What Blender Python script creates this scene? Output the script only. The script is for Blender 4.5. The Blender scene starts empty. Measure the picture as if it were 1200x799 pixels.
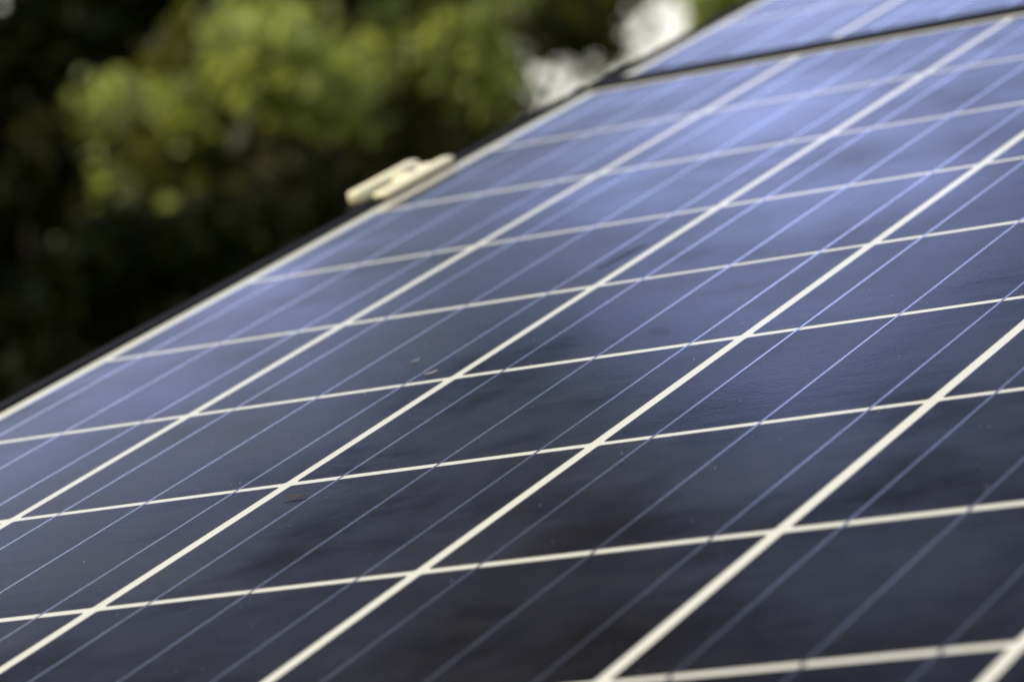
import bpy, bmesh, math, random
import numpy as np
from mathutils import Vector, Matrix

random.seed(7)
rng = np.random.default_rng(11)
scene = bpy.context.scene
COL = scene.collection

# ------------------------------------------------------------------ panel frame of reference
P = 0.162                                   # pitch of the cells, metres
TILT = math.radians(29.2)                  # tilt of the modules
ROWS, COLS = 10, 6
CAM_PANEL = Vector((8.13333608, -7.06788774, 2.36029067)) * P     # camera seen from the module's grid
RIGHT = Vector((0.85931896, 0.44645288, -0.249501))
UP = Vector((0.1260687, 0.28788245, 0.94933154))
FWD = Vector((-0.49565877, 0.84723286, -0.19109912))
RX = Matrix.Rotation(TILT, 3, 'X')
CAM = Vector((0.0, 0.0, 1.25))
PANEL0 = CAM - RX @ CAM_PANEL               # world position of the grid's origin
right, up, fwd = RX @ RIGHT, RX @ UP, RX @ FWD
FPX = 4656.5                                # focal length in pixels of the 1200 px wide photograph

# ------------------------------------------------------------------ camera
cam = bpy.data.cameras.new('camera')
camo = bpy.data.objects.new('camera', cam)
COL.objects.link(camo)
m = Matrix((right, up, -fwd)).transposed().to_4x4()
m.translation = CAM
camo.matrix_world = m
cam.sensor_width = 36.0
cam.lens = 36.0 * FPX / 1200.0
cam.clip_start = 0.05
cam.clip_end = 2000.0
cam.dof.use_dof = True
cam.dof.focus_distance = 1.80
cam.dof.aperture_fstop = (cam.lens / 1000.0) / 0.0135
scene.camera = camo

# ------------------------------------------------------------------ world, sun, exposure
ADDED_VEIL = 0.34  # thin cloud added across the upper sky to brighten what the cells mirror
# unseen clouds added to brighten the glass: where it mirrors them (picture), angular radius, strength
ADDED_CLOUDS = ((40, 480, 7.0, 1.2), (880, 400, 5.5, 0.62), (1060, 20, 4.6, 0.55), (860, 60, 4.5, 0.12))
SUN_V = Vector((-0.50, -0.55, 0.66)).normalized()
world = bpy.data.worlds.new('World')
scene.world = world
world.use_nodes = True
nt = world.node_tree
for n in list(nt.nodes):
    nt.nodes.remove(n)
wo = nt.nodes.new('ShaderNodeOutputWorld')
bg = nt.nodes.new('ShaderNodeBackground')
sky = nt.nodes.new('ShaderNodeTexSky')
sky.sky_type = 'NISHITA'
sky.sun_disc = False
sky.sun_elevation = math.asin(SUN_V.z)
sky.sun_rotation = math.atan2(SUN_V.x, SUN_V.y)
sky.air_density = 1.0
sky.dust_density = 0.3
sky.ozone_density = 4.0
bg.inputs['Strength'].default_value = 0.15
# pale haze low over the trees; higher up, added cloud brightens the reflections
tc = nt.nodes.new('ShaderNodeTexCoord')
def wmath(op, a, b=0.0, clamp=False):
    n = nt.nodes.new('ShaderNodeMath'); n.operation = op; n.use_clamp = clamp
    for k, v in enumerate((a, b)):
        if isinstance(v, (int, float)): n.inputs[k].default_value = v
        else: nt.links.new(v, n.inputs[k])
    return n.outputs[0]
def wrange(v, a, b, c, d):
    n = nt.nodes.new('ShaderNodeMapRange'); n.interpolation_type = 'SMOOTHSTEP'
    for k, x in zip(('From Min', 'From Max', 'To Min', 'To Max'), (a, b, c, d)): n.inputs[k].default_value = x
    nt.links.new(v, n.inputs['Value'])
    return n.outputs['Result']
def wmix(f, a, b):
    n = nt.nodes.new('ShaderNodeMix'); n.data_type = 'RGBA'
    nt.links.new(f, n.inputs['Factor']); nt.links.new(a, n.inputs['A']); n.inputs['B'].default_value = b
    return n.outputs['Result']
noise = nt.nodes.new('ShaderNodeTexNoise')
noise.inputs['Scale'].default_value = 7.0
noise.inputs['Detail'].default_value = 6.0
sep = nt.nodes.new('ShaderNodeSeparateXYZ')
nt.links.new(tc.outputs['Generated'], noise.inputs['Vector'])
nt.links.new(tc.outputs['Generated'], sep.inputs['Vector'])
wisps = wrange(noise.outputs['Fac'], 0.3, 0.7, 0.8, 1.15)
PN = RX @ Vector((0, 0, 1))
added_cloud = wrange(sep.outputs['Z'], 0.53, 0.62, ADDED_VEIL, 0.06)
for px, py, width, amp in ADDED_CLOUDS:
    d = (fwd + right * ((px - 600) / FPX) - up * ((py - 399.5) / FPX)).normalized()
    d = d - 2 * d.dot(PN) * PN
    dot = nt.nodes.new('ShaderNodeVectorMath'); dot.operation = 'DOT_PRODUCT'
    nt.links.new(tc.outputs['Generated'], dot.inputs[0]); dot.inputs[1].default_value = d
    added_cloud = wmath('ADD', added_cloud, wrange(dot.outputs['Value'], math.cos(math.radians(width)), 1.0, 0.0, amp))
added_cloud = wmath('MULTIPLY', added_cloud, wisps, True)
c1 = wmix(added_cloud, sky.outputs['Color'], (4.7, 5.8, 11.0, 1))
haze = wrange(sep.outputs['Z'], 0.44, 0.56, 1.0, 0.0)
c2 = wmix(haze, c1, (4.9, 4.8, 4.3, 1))
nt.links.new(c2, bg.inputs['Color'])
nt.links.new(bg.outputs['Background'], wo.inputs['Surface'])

sun = bpy.data.lights.new('sun', 'SUN')
sun.energy = 2.4
sun.angle = math.radians(0.53)
sun.color = (1.0, 0.91, 0.72)
suno = bpy.data.objects.new('sun', sun)
suno.rotation_euler = SUN_V.to_track_quat('Z', 'Y').to_euler()
suno.location = (0, 0, 30)
COL.objects.link(suno)

vs = scene.view_settings
vs.view_transform = 'Standard'
vs.look = 'None'
vs.exposure = 0.6
vs.gamma = 1.0
vs.use_curve_mapping = False
scene.render.engine = 'CYCLES'
scene.render.resolution_x, scene.render.resolution_y = 1024, 681

# ------------------------------------------------------------------ helpers
def new_mat(name):
    mt = bpy.data.materials.new(name)
    mt.use_nodes = True
    return mt, mt.node_tree, mt.node_tree.nodes['Principled BSDF']

def node(t, kind, **kw):
    n = t.nodes.new(kind)
    for k, v in kw.items():
        setattr(n, k, v)
    return n

def math_n(t, op, a, b=None, c=None, clamp=False):
    n = node(t, 'ShaderNodeMath', operation=op, use_clamp=clamp)
    for i, v in enumerate((a, b, c)):
        if v is None:
            continue
        if isinstance(v, (int, float)):
            n.inputs[i].default_value = v
        else:
            t.links.new(v, n.inputs[i])
    return n.outputs[0]

def mix_col(t, fac, a, b):
    n = node(t, 'ShaderNodeMix', data_type='RGBA')
    for key, v in (('Factor', fac), ('A', a), ('B', b)):
        if isinstance(v, (int, float)):
            n.inputs[key].default_value = v
        elif isinstance(v, tuple):
            n.inputs[key].default_value = v
        else:
            t.links.new(v, n.inputs[key])
    return n.outputs['Result']

def link_obj(name, me, mat=None, parent=None):
    o = bpy.data.objects.new(name, me)
    COL.objects.link(o)
    if mat is not None and not me.materials:
        me.materials.append(mat)
    if parent is not None:
        o.parent = parent
    return o

def bm_obj(name, bm, mat=None, parent=None, smooth=False):
    me = bpy.data.meshes.new(name)
    bm.normal_update()
    bm.to_mesh(me)
    bm.free()
    if smooth:
        for p in me.polygons:
            p.use_smooth = True
    return link_obj(name, me, mat, parent)

def empty(name, loc, label=None, cat=None, group=None, rot=(0, 0, 0)):
    o = bpy.data.objects.new(name, None)
    o.empty_display_size = 0.1
    o.location = loc
    o.rotation_euler = rot
    COL.objects.link(o)
    tag(o, label, cat, group)
    return o

def tag(o, label=None, cat=None, group=None, kind=None):
    if label: o['label'] = label
    if cat: o['category'] = cat
    if group: o['group'] = group
    if kind: o['kind'] = kind
    return o

def copy_tree(o, parent=None):
    c = o.copy()
    COL.objects.link(c)
    if parent is not None:
        c.parent = parent
    for ch in list(o.children):
        copy_tree(ch, c)
    return c

def add_box(bm, lo, hi, bevel=0.0, seg=2):
    g = bmesh.ops.create_cube(bm, size=1.0)
    for v in g['verts']:
        v.co = Vector(((lo[i] + hi[i]) / 2 + v.co[i] * (hi[i] - lo[i]) for i in range(3)))
    if bevel > 0:
        es = list({e for v in g['verts'] for e in v.link_edges})
        bmesh.ops.bevel(bm, geom=es, offset=bevel, segments=seg, affect='EDGES', profile=0.5)

def add_extrusion(bm, prof, y0, y1):
    """closed profile of (x, z) points pushed from y0 to y1"""
    a = [bm.verts.new((x, y0, z)) for x, z in prof]
    b = [bm.verts.new((x, y1, z)) for x, z in prof]
    n = len(prof)
    for i in range(n):
        bm.faces.new((a[i], a[(i + 1) % n], b[(i + 1) % n], b[i]))
    bm.faces.new(a[::-1]); bm.faces.new(b)
    bmesh.ops.recalc_face_normals(bm, faces=bm.faces)

def add_tube(bm, pts, radii, sides=8):
    rings = []
    for i, p in enumerate(pts):
        d = (pts[min(i + 1, len(pts) - 1)] - pts[max(i - 1, 0)]).normalized()
        q = d.to_track_quat('Z', 'Y')
        rings.append([bm.verts.new(p + q @ Vector((math.cos(a) * radii[i], math.sin(a) * radii[i], 0)))
                      for a in (2 * math.pi * k / sides for k in range(sides))])
    for r0, r1 in zip(rings, rings[1:]):
        for k in range(sides):
            bm.faces.new((r0[k], r0[(k + 1) % sides], r1[(k + 1) % sides], r1[k]))
    bm.faces.new(rings[0][::-1]); bm.faces.new(rings[-1])

def at(px, py, d):
    """world point seen at a pixel of the 1200 x 799 photograph, d metres away along the view"""
    return CAM + (fwd + right * ((px - 600) / FPX) - up * ((py - 399.5) / FPX)) * d

# ------------------------------------------------------------------ the modules
panel = empty('solar_panel', PANEL0, 'large dark blue solar panel with white grid lines filling the foreground',
              'solar panel', 'solar panels in the tilted array', (TILT, 0, 0))

def panel_coords(t):
    n = node(t, 'ShaderNodeTexCoord')
    n.object = panel
    return n.outputs['Object']

def glass_front(t, b, rough=0.155, bump=0.065):
    """the anti-reflective rolled glass the cells are laminated to"""
    co = panel_coords(t)
    n1 = node(t, 'ShaderNodeTexNoise'); n1.inputs['Scale'].default_value = 380.0; n1.inputs['Detail'].default_value = 3.0
    t.links.new(co, n1.inputs['Vector'])
    mp = node(t, 'ShaderNodeMapping'); mp.inputs['Scale'].default_value = (22, 90, 1)
    mp.inputs['Rotation'].default_value = (0, 0, 0.35)
    t.links.new(co, mp.inputs['Vector'])
    n2 = node(t, 'ShaderNodeTexNoise'); n2.inputs['Scale'].default_value = 1.0; n2.inputs['Detail'].default_value = 2.0
    t.links.new(mp.outputs[0], n2.inputs['Vector'])
    h = math_n(t, 'MULTIPLY_ADD', n2.outputs['Fac'], 0.7, n1.outputs['Fac'])
    bp = node(t, 'ShaderNodeBump'); bp.inputs['Strength'].default_value = bump; bp.inputs['Distance'].default_value = 0.0006
    t.links.new(h, bp.inputs['Height'])
    t.links.new(bp.outputs[0], b.inputs['Coat Normal'])
    b.inputs['Coat Weight'].default_value = 1.0
    b.inputs['Coat IOR'].default_value = 1.22
    # patchy film of dust and dried water roughens it
    n3 = node(t, 'ShaderNodeTexNoise'); n3.inputs['Scale'].default_value = 7.0; n3.inputs['Detail'].default_value = 7.0
    n3.inputs['Roughness'].default_value = 0.62
    t.links.new(co, n3.inputs['Vector'])
    rr = node(t, 'ShaderNodeMapRange')
    rr.inputs['From Min'].default_value = 0.3; rr.inputs['From Max'].default_value = 0.7
    rr.inputs['To Min'].default_value = rough * 0.7; rr.inputs['To Max'].default_value = rough * 1.7
    t.links.new(n3.outputs['Fac'], rr.inputs['Value'])
    t.links.new(rr.outputs[0], b.inputs['Coat Roughness'])
    return co, n3.outputs['Fac']

# polycrystalline cell
M_CELL, t, b = new_mat('polycrystalline_cell')
co, film = glass_front(t, b)
vor = node(t, 'ShaderNodeTexVoronoi'); vor.inputs['Scale'].default_value = 95.0
mpv = node(t, 'ShaderNodeMapping'); mpv.inputs['Scale'].default_value = (1, 1, 0)
t.links.new(co, mpv.inputs['Vector']); t.links.new(mpv.outputs[0], vor.inputs['Vector'])
sepv = node(t, 'ShaderNodeSeparateColor'); t.links.new(vor.outputs['Color'], sepv.inputs[0])
grain = mix_col(t, sepv.outputs[0], (0.0034, 0.0029, 0.0027, 1), (0.0088, 0.0074, 0.0062, 1))
oi = node(t, 'ShaderNodeObjectInfo')
tint = mix_col(t, oi.outputs['Random'], (0.72, 0.75, 0.85, 1), (1.3, 1.22, 1.08, 1))
mul = node(t, 'ShaderNodeMix', data_type='RGBA', blend_type='MULTIPLY'); mul.inputs['Factor'].default_value = 1.0
t.links.new(grain, mul.inputs['A']); t.links.new(tint, mul.inputs['B'])
# printed silver fingers, 2 mm apart
sx = node(t, 'ShaderNodeSeparateXYZ'); t.links.new(co, sx.inputs[0])
fr = math_n(t, 'FRACT', math_n(t, 'DIVIDE', sx.outputs['Y'], 0.0021))
fing = math_n(t, 'MULTIPLY', math_n(t, 'LESS_THAN', fr, 0.05), 0.40)
col = mix_col(t, fing, mul.outputs['Result'], (0.16, 0.17, 0.19, 1))
# dust film: a trace of pale diffuse
dustf = node(t, 'ShaderNodeMapRange'); dustf.inputs['From Min'].default_value = 0.42; dustf.inputs['From Max'].default_value = 0.8
dustf.inputs['To Min'].default_value = 0.0; dustf.inputs['To Max'].default_value = 0.012
t.links.new(film, dustf.inputs['Value'])
col = mix_col(t, dustf.outputs[0], col, (0.34, 0.31, 0.27, 1))
t.links.new(col, b.inputs['Base Color'])
b.inputs['Roughness'].default_value = 0.5
b.inputs['Specular IOR Level'].default_value = 0.0
# two dried smears that dull the glass
def smear(x0, y0, x1, y1, w):
    dx, dy = (x1 - x0), (y1 - y0); L = math.hypot(dx, dy)
    cx, cy = (x0 + x1) / 2 * P, (y0 + y1) / 2 * P
    ux, uy = dx / L, dy / L
    X = math_n(t, 'SUBTRACT', sx.outputs['X'], cx); Y = math_n(t, 'SUBTRACT', sx.outputs['Y'], cy)
    A = math_n(t, 'DIVIDE', math_n(t, 'ADD', math_n(t, 'MULTIPLY', X, ux), math_n(t, 'MULTIPLY', Y, uy)), L * P / 2)
    B = math_n(t, 'DIVIDE', math_n(t, 'SUBTRACT', math_n(t, 'MULTIPLY', X, uy), math_n(t, 'MULTIPLY', Y, ux)), w * P)
    r = math_n(t, 'SQRT', math_n(t, 'ADD', math_n(t, 'MULTIPLY', A, A), math_n(t, 'MULTIPLY', B, B)))
    nz = node(t, 'ShaderNodeTexNoise'); nz.inputs['Scale'].default_value = 160.0; nz.inputs['Detail'].default_value = 3.0
    t.links.new(co, nz.inputs['Vector'])
    r = math_n(t, 'ADD', r, math_n(t, 'MULTIPLY_ADD', nz.outputs['Fac'], 0.9, -0.45))
    mr = node(t, 'ShaderNodeMapRange', interpolation_type='SMOOTHSTEP')
    mr.inputs['From Min'].default_value = 1.0; mr.inputs['From Max'].default_value = 0.6
    t.links.new(r, mr.inputs['Value'])
    return mr.outputs[0]
s1 = smear(1.885, 4.22, 1.935, 4.60, 0.034)
s2 = smear(2.546, 3.298, 2.681, 3.158, 0.03)
cw = math_n(t, 'MULTIPLY_ADD', math_n(t, 'MAXIMUM', s1, math_n(t, 'MULTIPLY', s2, 0.35)), -0.5, 1.0)
t.links.new(cw, b.inputs['Coat Weight'])

M_BACK, t, b = new_mat('white_backsheet')
co, film = glass_front(t, b)
t.links.new(mix_col(t, film, (0.76, 0.72, 0.575, 1), (0.67, 0.63, 0.49, 1)), b.inputs['Base Color'])
b.inputs['Roughness'].default_value = 0.7
b.inputs['Specular IOR Level'].default_value = 0.2

M_BUS, t, b = new_mat('tinned_ribbon')
glass_front(t, b)
b.inputs['Base Color'].default_value = (0.88, 0.85, 0.82, 1)
b.inputs['Metallic'].default_value = 0.97
b.inputs['Roughness'].default_value = 0.17

M_FRAME, t, b = new_mat('black_anodised_aluminium')
tcn = node(t, 'ShaderNodeTexCoord')
nz = node(t, 'ShaderNodeTexNoise'); nz.inputs['Scale'].default_value = 40.0; nz.inputs['Detail'].default_value = 5.0
t.links.new(tcn.outputs['Object'], nz.inputs['Vector'])
t.links.new(mix_col(t, nz.outputs['Fac'], (0.006, 0.0055, 0.005, 1), (0.014, 0.0125, 0.011, 1)), b.inputs['Base Color'])
b.inputs['Roughness'].default_value = 0.6
b.inputs['Specular IOR Level'].default_value = 0.06

M_ALU, t, b = new_mat('mill_finish_aluminium')
tcn = node(t, 'ShaderNodeTexCoord')
mp = node(t, 'ShaderNodeMapping'); mp.inputs['Scale'].default_value = (400, 12, 400)
nz = node(t, 'ShaderNodeTexNoise'); nz.inputs['Scale'].default_value = 1.0; nz.inputs['Detail'].default_value = 4.0
t.links.new(tcn.outputs['Object'], mp.inputs['Vector']); t.links.new(mp.outputs[0], nz.inputs['Vector'])
t.links.new(mix_col(t, nz.outputs['Fac'], (0.90, 0.79, 0.48, 1), (0.96, 0.87, 0.58, 1)), b.inputs['Base Color'])
b.inputs['Metallic'].default_value = 0.0
b.inputs['Roughness'].default_value = 0.5

M_STEEL, t, b = new_mat('galvanised_steel')
tcn = node(t, 'ShaderNodeTexCoord')
nz = node(t, 'ShaderNodeTexVoronoi'); nz.inputs['Scale'].default_value = 60.0
t.links.new(tcn.outputs['Object'], nz.inputs['Vector'])
sc = node(t, 'ShaderNodeSeparateColor'); t.links.new(nz.outputs['Color'], sc.inputs[0])
t.links.new(mix_col(t, sc.outputs[0], (0.34, 0.35, 0.36, 1), (0.5, 0.51, 0.52, 1)), b.inputs['Base Color'])
b.inputs['Metallic'].default_value = 0.8
b.inputs['Roughness'].default_value = 0.48

# module geometry, in units of the cell pitch then metres
LIP = 0.0021
IN_L, IN_R, IN_B, IN_T = -0.022 * P, 6.03 * P, -2.075 * P, 8.045 * P    # inside of the frame
FW = 0.0118                                                                       # width of its top face
LIFT = 0.00012

def frame_mesh():
    """four mitred extrusions with a lip over the glass"""
    bm = bmesh.new()
    L, R, B, T = IN_L, IN_R, IN_B, IN_T
    loops = []
    prof = [(0.0, -0.0005), (0.0, LIP - 0.0005), (0.0006, LIP), (FW - 0.0007, LIP), (FW, LIP - 0.0007), (FW, -0.038), (FW - 0.0018, -0.0385),
            (-0.018, -0.0385), (-0.018, -0.0370), (FW - 0.0022, -0.0368), (FW - 0.0022, -0.0068), (-0.006, -0.0066), (-0.006, -0.0050), (0.0, -0.0050)]
    for off, z in prof:
        loops.append([bm.verts.new(c) for c in ((L - off, B - off, z), (R + off, B - off, z), (R + off, T + off, z), (L - off, T + off, z))])
    n = len(loops)
    for i in range(n):
        a, c = loops[i], loops[(i + 1) % n]
        for k in range(4):
            bm.faces.new((a[k], a[(k + 1) % 4], c[(k + 1) % 4], c[k]))
    bmesh.ops.recalc_face_normals(bm, faces=bm.faces)
    return bm

bm_obj('frame', frame_mesh(), M_FRAME, panel)
bm = bmesh.new()
add_box(bm, (IN_L - 0.0004, IN_B - 0.0004, -0.0045), (IN_R + 0.0004, IN_T + 0.0004, 0.0))
bm_obj('backsheet', bm, M_BACK, panel)

GAP_S, GAP_C = 0.0395, 0.035
S_LINE = (0.033, 1.028, 2.005, 2.996, 3.995, 4.976, 5.972)                        # strings are never spaced quite evenly
C_LINE = (-2.02, -1.012, -0.014, 0.980, 1.999, 3.009, 4.014, 5.008, 6.016, 6.988, 7.998)
def cell_mesh():
    """one cell of unit pitch, faintly clipped at the corners"""
    bm = bmesh.new()
    w = h = P / 2
    ch = 0.0012
    ring = [(-w + ch, -h), (w - ch, -h), (w, -h + ch), (w, h - ch), (w - ch, h), (-w + ch, h), (-w, h - ch), (-w, -h + ch)]
    top = [bm.verts.new((x, y, LIFT)) for x, y in ring]
    bot = [bm.verts.new((x, y, 0.00004)) for x, y in ring]
    bm.faces.new(top)
    for k in range(8):
        bm.faces.new((bot[k], bot[(k + 1) % 8], top[(k + 1) % 8], top[k]))
    me = bpy.data.meshes.new('solar_cell')
    bm.normal_update(); bm.to_mesh(me); bm.free()
    me.materials.append(M_CELL)
    return me
cell_me = cell_mesh()
for c in range(ROWS):
    for k in range(COLS):
        o = bpy.data.objects.new('solar_cell', cell_me)
        COL.objects.link(o)
        o.parent = panel
        o.location = (((S_LINE[k] + S_LINE[k + 1]) / 2 + random.uniform(-.0022, .0022)) * P, ((C_LINE[c] + C_LINE[c + 1]) / 2 + random.uniform(-.0025, .0025)) * P, 0)
        o.rotation_euler = (0, 0, random.uniform(-.0012, .0012))
        o.scale = (S_LINE[k + 1] - S_LINE[k] - GAP_S, C_LINE[c + 1] - C_LINE[c] - GAP_C, 1)

bus_w = 0.0016
bm = bmesh.new()
y0, y1 = (C_LINE[0] + GAP_C) * P, (C_LINE[-1] - GAP_C) * P
add_box(bm, (-bus_w / 2, y0, 0.00002), (bus_w / 2, y1, LIFT + 0.00010))
bus_me = bpy.data.meshes.new('busbar')
bm.normal_update(); bm.to_mesh(bus_me); bm.free()
bus_me.materials.append(M_BUS)
for k in range(COLS):
    for f in (1 / 6, 0.5, 5 / 6):
        o = bpy.data.objects.new('busbar', bus_me)
        COL.objects.link(o)
        o.parent = panel
        o.location = ((S_LINE[k] + GAP_S / 2 + f * (S_LINE[k + 1] - S_LINE[k] - GAP_S)) * P, 0, 0)

upper = copy_tree(panel)
upper['label'] = 'pale reflecting solar panel behind the narrow black gap at the top'
upper.location = PANEL0 + RX @ Vector((0.035 * P, 10.30 * P, 0.0))

# ------------------------------------------------------------------ end clamp on the left frame
clamp = empty('end_clamp', PANEL0 + RX @ Vector((-0.095 * P, 6.38 * P, LIP)),
              'shiny aluminium clamp gripping the left edge of the near panel', 'clamp', None, (TILT, 0, 0))
def rounded_bar(lo, hi, r):
    bm = bmesh.new()
    add_box(bm, lo, hi, r, 3)
    return bm
# the flange lies on the frame (top at LIP), the outer rail stands just outside it
bm_obj('flange', rounded_bar((0.0025, -0.030, 0.0001), (0.0130, 0.066, 0.0046), 0.0020), M_ALU, clamp, True)
bm_obj('rail', rounded_bar((-0.0240, -0.018, -0.0030), (-0.0130, 0.066, 0.0062), 0.0026), M_ALU, clamp, True)
bm_obj('web', rounded_bar((-0.0140, 0.022, -0.0030), (0.0030, 0.062, 0.0030), 0.0012), M_ALU, clamp, True)
bm_obj('block', rounded_bar((-0.0225, -0.028, -0.0400), (-0.0010, 0.060, -0.0034), 0.001), M_FRAME, clamp)
bm = bmesh.new()
bmesh.ops.create_cone(bm, cap_ends=True, segments=6, radius1=0.0045, radius2=0.0045, depth=0.0036, matrix=Matrix.Translation((-0.0060, 0.038, 0.0046)))
bm_obj('bolt', bm, M_STEEL, clamp)

# ------------------------------------------------------------------ rack under the modules
rack = empty('mounting_rack', PANEL0, 'steel rails and posts carrying the two solar panels', 'mounting rack', None, (TILT, 0, 0))
for c in (0.2, 6.5, 10.4, 16.6):
    bm = bmesh.new()
    add_box(bm, (-0.30 * P, c * P - 0.02, -0.080), (6.35 * P, c * P + 0.02, -0.0395), 0.002)
    bm_obj('rail', bm, M_STEEL, rack)
for s in (0.8, 5.2):
    bm = bmesh.new()
    add_box(bm, (s * P - 0.025, -2 * P, -0.140), (s * P + 0.025, 18.0 * P, -0.0805), 0.003)
    bm_obj('beam', bm, M_STEEL, rack)
    for c in (0.2, 16.6):
        top = RX @ Vector((s * P, c * P, -0.12)) + PANEL0
        bm = bmesh.new()
        add_box(bm, (-0.03, -0.03, -top.z - 0.1), (0.03, 0.03, -0.012), 0.003)
        p = bm_obj('post', bm, M_STEEL, rack)
        p.matrix_parent_inverse = Matrix.Identity(4)
        p.rotation_euler = (-TILT, 0, 0)
        p.location = (s * P, c * P, -0.12)

# ------------------------------------------------------------------ ground
M_GRASS, t, b = new_mat('meadow')
tcn = node(t, 'ShaderNodeTexCoord')
n1 = node(t, 'ShaderNodeTexNoise'); n1.inputs['Scale'].default_value = 3.0; n1.inputs['Detail'].default_value = 9.0; n1.inputs['Roughness'].default_value = .7
t.links.new(tcn.outputs['Object'], n1.inputs['Vector'])
t.links.new(mix_col(t, n1.outputs['Fac'], (0.025, 0.040, 0.010, 1), (0.10, 0.105, 0.035, 1)), b.inputs['Base Color'])
b.inputs['Roughness'].default_value = 0.9
bp = node(t, 'ShaderNodeBump'); bp.inputs['Strength'].default_value = 0.8; bp.inputs['Distance'].default_value = 0.06
t.links.new(n1.outputs['Fac'], bp.inputs['Height']); t.links.new(bp.outputs[0], b.inputs['Normal'])
bm = bmesh.new()
bmesh.ops.create_grid(bm, x_segments=60, y_segments=60, size=600)
tag(bm_obj('ground', bm, M_GRASS), kind='structure')

# ------------------------------------------------------------------ trees
def leaf_mat(name, c0, c1, trans, spec=0.3):
    mt = bpy.data.materials.new(name); mt.use_nodes = True
    t = mt.node_tree
    for n in list(t.nodes): t.nodes.remove(n)
    out = node(t, 'ShaderNodeOutputMaterial')
    geo = node(t, 'ShaderNodeNewGeometry')
    col = mix_col(t, geo.outputs['Random Per Island'], c0, c1)
    b = node(t, 'ShaderNodeBsdfPrincipled')
    t.links.new(col, b.inputs['Base Color'])
    b.inputs['Roughness'].default_value = 0.55
    b.inputs['Specular IOR Level'].default_value = spec
    tr = node(t, 'ShaderNodeBsdfTranslucent')
    g = node(t, 'ShaderNodeMix', data_type='RGBA', blend_type='MULTIPLY'); g.inputs['Factor'].default_value = 1
    t.links.new(col, g.inputs['A']); g.inputs['B'].default_value = (1.4, 1.35, 0.6, 1)
    t.links.new(g.outputs['Result'], tr.inputs['Color'])
    ms = node(t, 'ShaderNodeMixShader'); ms.inputs[0].default_value = trans
    t.links.new(b.outputs[0], ms.inputs[1]); t.links.new(tr.outputs[0], ms.inputs[2])
    t.links.new(ms.outputs[0], out.inputs['Surface'])
    return mt

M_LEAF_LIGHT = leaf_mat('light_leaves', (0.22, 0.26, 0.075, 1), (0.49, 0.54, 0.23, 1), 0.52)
M_LEAF_DARK = leaf_mat('dark_leaves', (0.003, 0.008, 0.001, 1), (0.020, 0.022, 0.004, 1), 0.12, 0.06)  # near-black colour carries the shade inside the crowns
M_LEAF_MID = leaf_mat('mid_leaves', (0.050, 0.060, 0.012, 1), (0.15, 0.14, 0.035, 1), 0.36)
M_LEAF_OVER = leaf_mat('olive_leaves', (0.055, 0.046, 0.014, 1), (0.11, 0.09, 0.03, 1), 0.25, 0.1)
M_BARK, t, b = new_mat('bark')
tcn = node(t, 'ShaderNodeTexCoord')
mp = node(t, 'ShaderNodeMapping'); mp.inputs['Scale'].default_value = (9, 9, 2)
nz = node(t, 'ShaderNodeTexNoise'); nz.inputs['Scale'].default_value = 2.0; nz.inputs['Detail'].default_value = 8.0
t.links.new(tcn.outputs['Object'], mp.inputs['Vector']); t.links.new(mp.outputs[0], nz.inputs['Vector'])
t.links.new(mix_col(t, nz.outputs['Fac'], (0.012, 0.009, 0.006, 1), (0.05, 0.036, 0.024, 1)), b.inputs['Base Color'])
b.inputs['Roughness'].default_value = 0.9
bp = node(t, 'ShaderNodeBump'); bp.inputs['Strength'].default_value = 0.7; bp.inputs['Distance'].default_value = 0.03
t.links.new(nz.outputs['Fac'], bp.inputs['Height']); t.links.new(bp.outputs[0], b.inputs['Normal'])

def leaves_mesh(centres, radii, counts, size):
    """leaf-sized four-cornered blades scattered through clumps; returns a mesh"""
    pos, sc = [], []
    for c, r, n in zip(centres, radii, counts):
        v = rng.normal(size=(n, 3)); v /= np.linalg.norm(v, axis=1, keepdims=True)
        rad = rng.random(n) ** 0.42
        q = v * rad[:, None] * np.array([r, r, r * 0.72])
        # twigs: pull some leaves into tight sprays so the clump has holes
        k = max(4, n // 34)
        hubs = q[rng.integers(0, n, k)]
        q = hubs[rng.integers(0, k, n)] * 0.82 + q * 0.22 + rng.normal(size=(n, 3)) * size * 0.7
        pos.append(q + np.array(c)); sc.append(np.full(n, size) * rng.uniform(.65, 1.35, n))
    pos = np.concatenate(pos); sc = np.concatenate(sc)
    n = len(pos)
    d = rng.normal(size=(n, 3)); d[:, 2] -= 0.35; d /= np.linalg.norm(d, axis=1, keepdims=True)
    w = np.cross(d, rng.normal(size=(n, 3)) * 0.7 + np.array([0, 0, 1.0])); w /= np.linalg.norm(w, axis=1, keepdims=True)
    a = pos - d * sc[:, None] * .5
    cpt = pos + d * sc[:, None] * .5
    l = pos + w * sc[:, None] * .29 - d * sc[:, None] * .06
    r = pos - w * sc[:, None] * .29 - d * sc[:, None] * .06
    V = np.stack([a, r, cpt, l], 1).reshape(-1, 3).astype(np.float32)
    me = bpy.data.meshes.new('crown')
    me.vertices.add(4 * n); me.vertices.foreach_set('co', V.ravel())
    me.loops.add(4 * n); me.loops.foreach_set('vertex_index', np.arange(4 * n, dtype=np.int32))
    me.polygons.add(n)
    me.polygons.foreach_set('loop_start', np.arange(0, 4 * n, 4, dtype=np.int32))
    me.polygons.foreach_set('loop_total', np.full(n, 4, dtype=np.int32))
    me.update()
    return me

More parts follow.
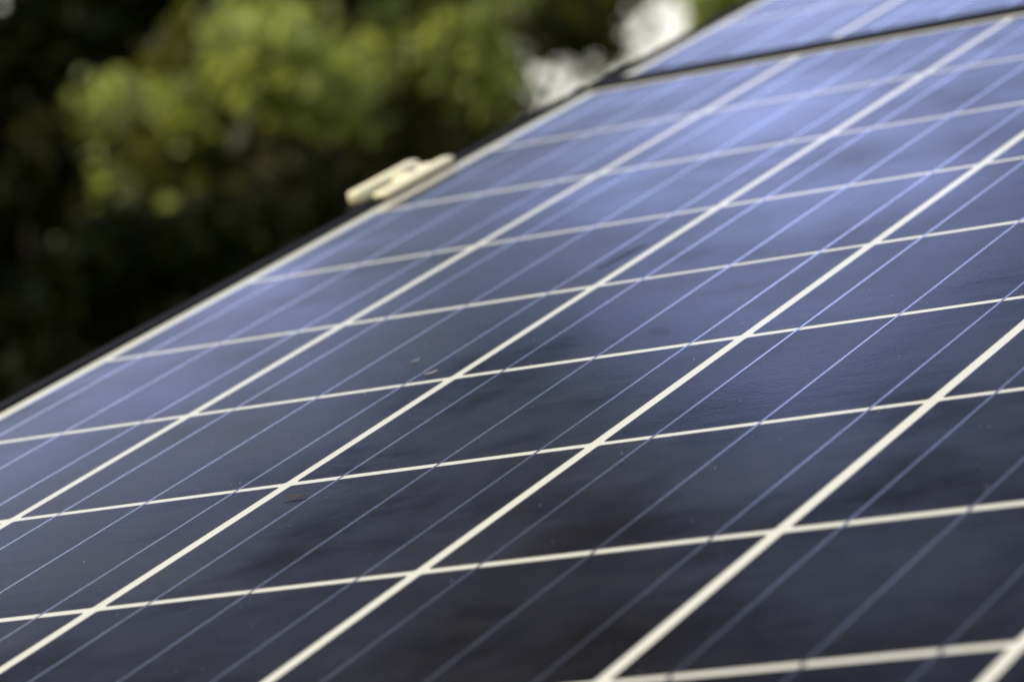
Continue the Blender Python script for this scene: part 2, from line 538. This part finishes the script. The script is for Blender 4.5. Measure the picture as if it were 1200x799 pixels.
def tree(base, clumps, leaf, mat, r0, label, group='trees behind the array', name='broadleaf_tree', dens=1.0, lean=1.0, jmin=1):
    """clumps: list of (point, radius, leaves)"""
    root = empty(name, base, label, 'tree', group)
    B = Vector(base)
    cs = [Vector(c[0]) - B for c in clumps]
    me = leaves_mesh([tuple(c) for c in cs], [c[1] for c in clumps], [max(20, int(c[2] * dens)) for c in clumps], leaf)
    link_obj('crown', me, mat, root)
    bm = bmesh.new()
    mean = sum(cs, Vector()) / len(cs)
    topz = max(c.z for c in cs)
    trunk = []
    for i in range(7):
        f = i / 6
        trunk.append(Vector((mean.x * lean * f * f + 0.08 * math.sin(3 * f + r0 * 9), mean.y * lean * f * f + 0.08 * math.cos(4 * f), topz * 0.86 * f - 0.1)))
    add_tube(bm, trunk, [r0 * (1.25 if i == 0 else 1.0) * (1 - 0.82 * i / 6) for i in range(7)], 10)
    for c in cs:
        j = min(5, max(jmin, int(c.z / topz * 0.62 * 6)))
        s = trunk[j]
        mid = s.lerp(c, 0.5) + Vector((0, 0, 0.10 * (c - s).length))
        ra = r0 * (1 - 0.82 * j / 6) * 0.42
        add_tube(bm, [s, s.lerp(mid, .5) + Vector((0, 0, .03)), mid, mid.lerp(c, .55), c], [ra, ra * .8, ra * .58, ra * .36, ra * .12], 6)
    bm_obj('trunk', bm, M_BARK, root, True)
    return root

def ground_at(px, d):
    p = at(px, 399, d); p.z = 0
    return p

def in_gap(px, py, pad=0):
    """the hole between the crowns where the sky shows"""
    if 615 - pad < px < 800 + pad and -10 - pad < py < 140 + pad:
        return not (px < 725 - pad * .3 and py < 62 - pad * .3)
    return math.hypot(px - 600, py - 38) < 20 + pad * .75

def scatter(px0, px1, py0, py1, d0, d1, n, rad, leaves, pad=75):
    out = []
    while len(out) < n:
        px, py, d = random.uniform(px0, px1), random.uniform(py0, py1), random.uniform(d0, d1)
        if in_gap(px, py, pad):
            continue
        out.append((at(px, py, d), random.uniform(*rad), leaves))
    return out

NRM = RX @ Vector((0, 0, 1))
def mirrored(px, py, dist):
    """where the module's glass mirrors the world at that place of the picture, dist metres on"""
    d = (at(px, py, 1.0) - CAM).normalized()
    l = (PANEL0 - CAM).dot(NRM) / d.dot(NRM)
    r = d - 2 * d.dot(NRM) * NRM
    return CAM + d * l + r * dist

# far wall of trees, their shade put into the leaf colour
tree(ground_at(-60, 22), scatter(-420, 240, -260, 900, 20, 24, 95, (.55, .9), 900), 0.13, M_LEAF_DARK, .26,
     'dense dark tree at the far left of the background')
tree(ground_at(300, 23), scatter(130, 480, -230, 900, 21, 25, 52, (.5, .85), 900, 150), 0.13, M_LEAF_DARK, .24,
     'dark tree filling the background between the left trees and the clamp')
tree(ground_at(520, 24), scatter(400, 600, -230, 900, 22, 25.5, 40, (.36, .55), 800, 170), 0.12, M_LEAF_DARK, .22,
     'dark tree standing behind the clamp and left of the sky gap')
# nearer sunlit tree with pale green sprays
lit = []
for px, py, d, r, n in ((283, 50, 14.2, .09, 260), (312, 72, 14.0, .12, 380), (345, 100, 14.0, .12, 380), (395, 112, 14.2, .09, 260), (340, 60, 14.5, .22, 150), (390, 85, 14.6, .2, 110),
                        (225, 138, 14.6, .10, 300), (250, 175, 14.8, .15, 220), (215, 125, 15, .18, 80), (140, 130, 15.2, .14, 90), (165, 220, 15.3, .16, 90), (185, 250, 15.2, .12, 70),
                        (360, 262, 14.9, .12, 260), (330, 285, 15.2, .12, 150), (535, 52, 14.6, .12, 300), (552, 86, 14.6, .09, 220),
                        (467, 84, 14.7, .14, 130), (432, 72, 14.9, .10, 80), (455, 18, 15.0, .12, 50), (480, 170, 15.4, .16, 110),
                        (350, 180, 15.4, .16, 80), (150, 340, 15.4, .14, 60), (500, 8, 15.0, .12, 80), (560, -60, 15, .26, 500), (330, -80, 15, .26, 500), (420, -110, 14.8, .3, 500), (500, -150, 14.8, .3, 500)):
    lit.append((at(px, py, d), r, n))
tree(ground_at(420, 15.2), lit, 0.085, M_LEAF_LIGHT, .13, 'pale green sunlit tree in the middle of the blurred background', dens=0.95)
# shrubby dark olive tree in front left
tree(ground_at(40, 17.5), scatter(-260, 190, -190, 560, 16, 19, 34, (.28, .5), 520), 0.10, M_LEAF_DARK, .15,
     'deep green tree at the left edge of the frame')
# loosely leafed olive tree spread over the dark ones
tree(ground_at(110, 17), scatter(70, 600, 60, 420, 15.8, 17.2, 40, (.08, .18), 110, 60) + scatter(170, 580, 0, 330, 14.4, 15.8, 42, (.08, .16), 120, 60), 0.09, M_LEAF_MID, .12,
     'thin olive green tree with scattered sprays over the dark trees')
# low dark bush in front of the trunks
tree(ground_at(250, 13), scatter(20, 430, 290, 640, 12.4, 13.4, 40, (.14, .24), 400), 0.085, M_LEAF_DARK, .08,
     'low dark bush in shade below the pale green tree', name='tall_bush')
# branches right of the light tree, above and right of the sky hole
tree(ground_at(540, 18.5), [(at(px, py, d), r, n) for px, py, d, r, n in
     ((660, 18, 18, .26, 520), (690, -5, 18.2, .2, 420), (640, -40, 18.4, .4, 600), (720, -60, 18.3, .4, 600), (575, 135, 18.8, .2, 520), (545, 110, 18.9, .24, 700), (500, 130, 18.9, .24, 700),
      (700, 40, 18, .14, 160), (590, 180, 18.6, .25, 420), (600, -100, 18.4, .5, 600))], 0.10, M_LEAF_MID, .12,
     'olive tree whose branches hang above the bright sky gap', lean=0.3, jmin=5)
tree(ground_at(930, 17), [(at(px, py, d), r, n) for px, py, d, r, n in
     ((845, 12, 16.5, .17, 420), (870, -25, 16.8, .3, 600), (930, -40, 17, .4, 700), (1010, -70, 17.2, .5, 700), (890, 60, 17, .25, 400), (1000, 40, 17, .4, 500),
      (950, 120, 17, .4, 500), (1100, 60, 17.3, .5, 600))], 0.09, M_LEAF_LIGHT, .14,
     'light green tree behind the upper panel at the right')

# unseen tall tree, its crown added and shaped to darken the sky the glass mirrors
LOWER = ((-300, 640), (0, 585), (100, 550), (300, 425), (480, 350), (560, 330), (650, 370), (800, 440), (900, 500), (1000, 470), (1146, 290), (1200, 240), (1500, 80))
over = []
while len(over) < 700:
    px, py = random.uniform(-250, 1450), random.uniform(200, 1900)
    if py < np.interp(px, *zip(*LOWER)) + 150:
        continue
    over.append((mirrored(px, py, random.uniform(8.0, 12.0)), random.uniform(.28, .42), 640))
tree((-9.5, 4.2, 0), over, 0.14, M_LEAF_OVER, .30, 'unseen tall tree added high above the array to darken the glass reflection', lean=0.15, jmin=5)

# ------------------------------------------------------------------ debris lying on the glass
M_FLECK, t, b = new_mat('pale_flake'); b.inputs['Base Color'].default_value = (0.55, 0.47, 0.42, 1); b.inputs['Roughness'].default_value = .8
M_BROWN, t, b = new_mat('brown_leaf_bit'); b.inputs['Base Color'].default_value = (0.11, 0.07, 0.045, 1); b.inputs['Roughness'].default_value = .8
M_DUST, t, b = new_mat('dust_grain'); b.inputs['Base Color'].default_value = (0.30, 0.29, 0.28, 1); b.inputs['Roughness'].default_value = .9

def flake(name, s0, c0, s1, c1, w, mat, label, cat):
    """a thin curled scrap whose long side runs between two points of the grid"""
    a, e = Vector((s0 * P, c0 * P, 0)), Vector((s1 * P, c1 * P, 0))
    mid, d = (a + e) / 2, (e - a)
    L = d.length; d.normalize(); q = Vector((-d.y, d.x, 0))
    bm = bmesh.new()
    n = 8
    rows = []
    for i in range(n + 1):
        f = i / n
        hw = w / 2 * (math.sin(math.pi * min(max(f, .06), .94)) ** .6) * random.uniform(.75, 1.2)
        z = 0.0003 + 0.0009 * (f - .5) ** 2 * 4 * .4
        p = d * (f - .5) * L
        rows.append([bm.verts.new(p + q * hw + Vector((0, 0, z + .0003))), bm.verts.new(p + Vector((0, 0, z))), bm.verts.new(p - q * hw + Vector((0, 0, z + .0002)))])
    for r0, r1 in zip(rows, rows[1:]):
        for k in (0, 1):
            bm.faces.new((r0[k], r0[k + 1], r1[k + 1], r1[k]))
    g = bmesh.ops.solidify(bm, geom=bm.faces[:], thickness=0.00015)
    o = bm_obj(name, bm, mat)
    o.location = PANEL0 + RX @ (mid + Vector((0, 0, 0.0004)))
    o.rotation_euler = (TILT, 0, 0)
    return tag(o, label, cat)
flake('leaf_fragment', 2.085, 1.84, 2.165, 1.84, 0.0036, M_BROWN, 'small brown leaf scrap on the lower left cells', 'leaf scrap')
flake('pale_flake', 1.862, 3.085, 1.895, 3.115, 0.0024, M_FLECK, 'small pale flake beside a white grid crossing', 'flake')
flake('pale_flake', 1.703, 3.285, 1.722, 3.312, 0.0016, M_FLECK, 'tiny dull speck, smaller and left of the pale flake', 'flake')

bm = bmesh.new()
for i in range(750):
    s, c = random.uniform(0.2, 5.8), random.uniform(-.5, 6.5)
    r = 0.00019 * random.choice((.6, .8, 1, 1, 1.3, 1.9))
    cen = Vector((s * P, c * P, LIFT + 0.0002))
    k = 5
    a0 = random.random() * 6.3
    top = bm.verts.new(cen + Vector((0, 0, r * 1.1)))
    ring = [bm.verts.new(cen + Vector((math.cos(a0 + j * 2 * math.pi / k) * r * random.uniform(.7, 1.4), math.sin(a0 + j * 2 * math.pi / k) * r * random.uniform(.7, 1.4), 0))) for j in range(k)]
    for j in range(k):
        bm.faces.new((top, ring[j], ring[(j + 1) % k]))
dust = bm_obj('dust', bm, M_DUST)
dust.location = PANEL0
dust.rotation_euler = (TILT, 0, 0)
tag(dust, 'fine grains of dust scattered over the near panel', 'dust', kind='stuff')
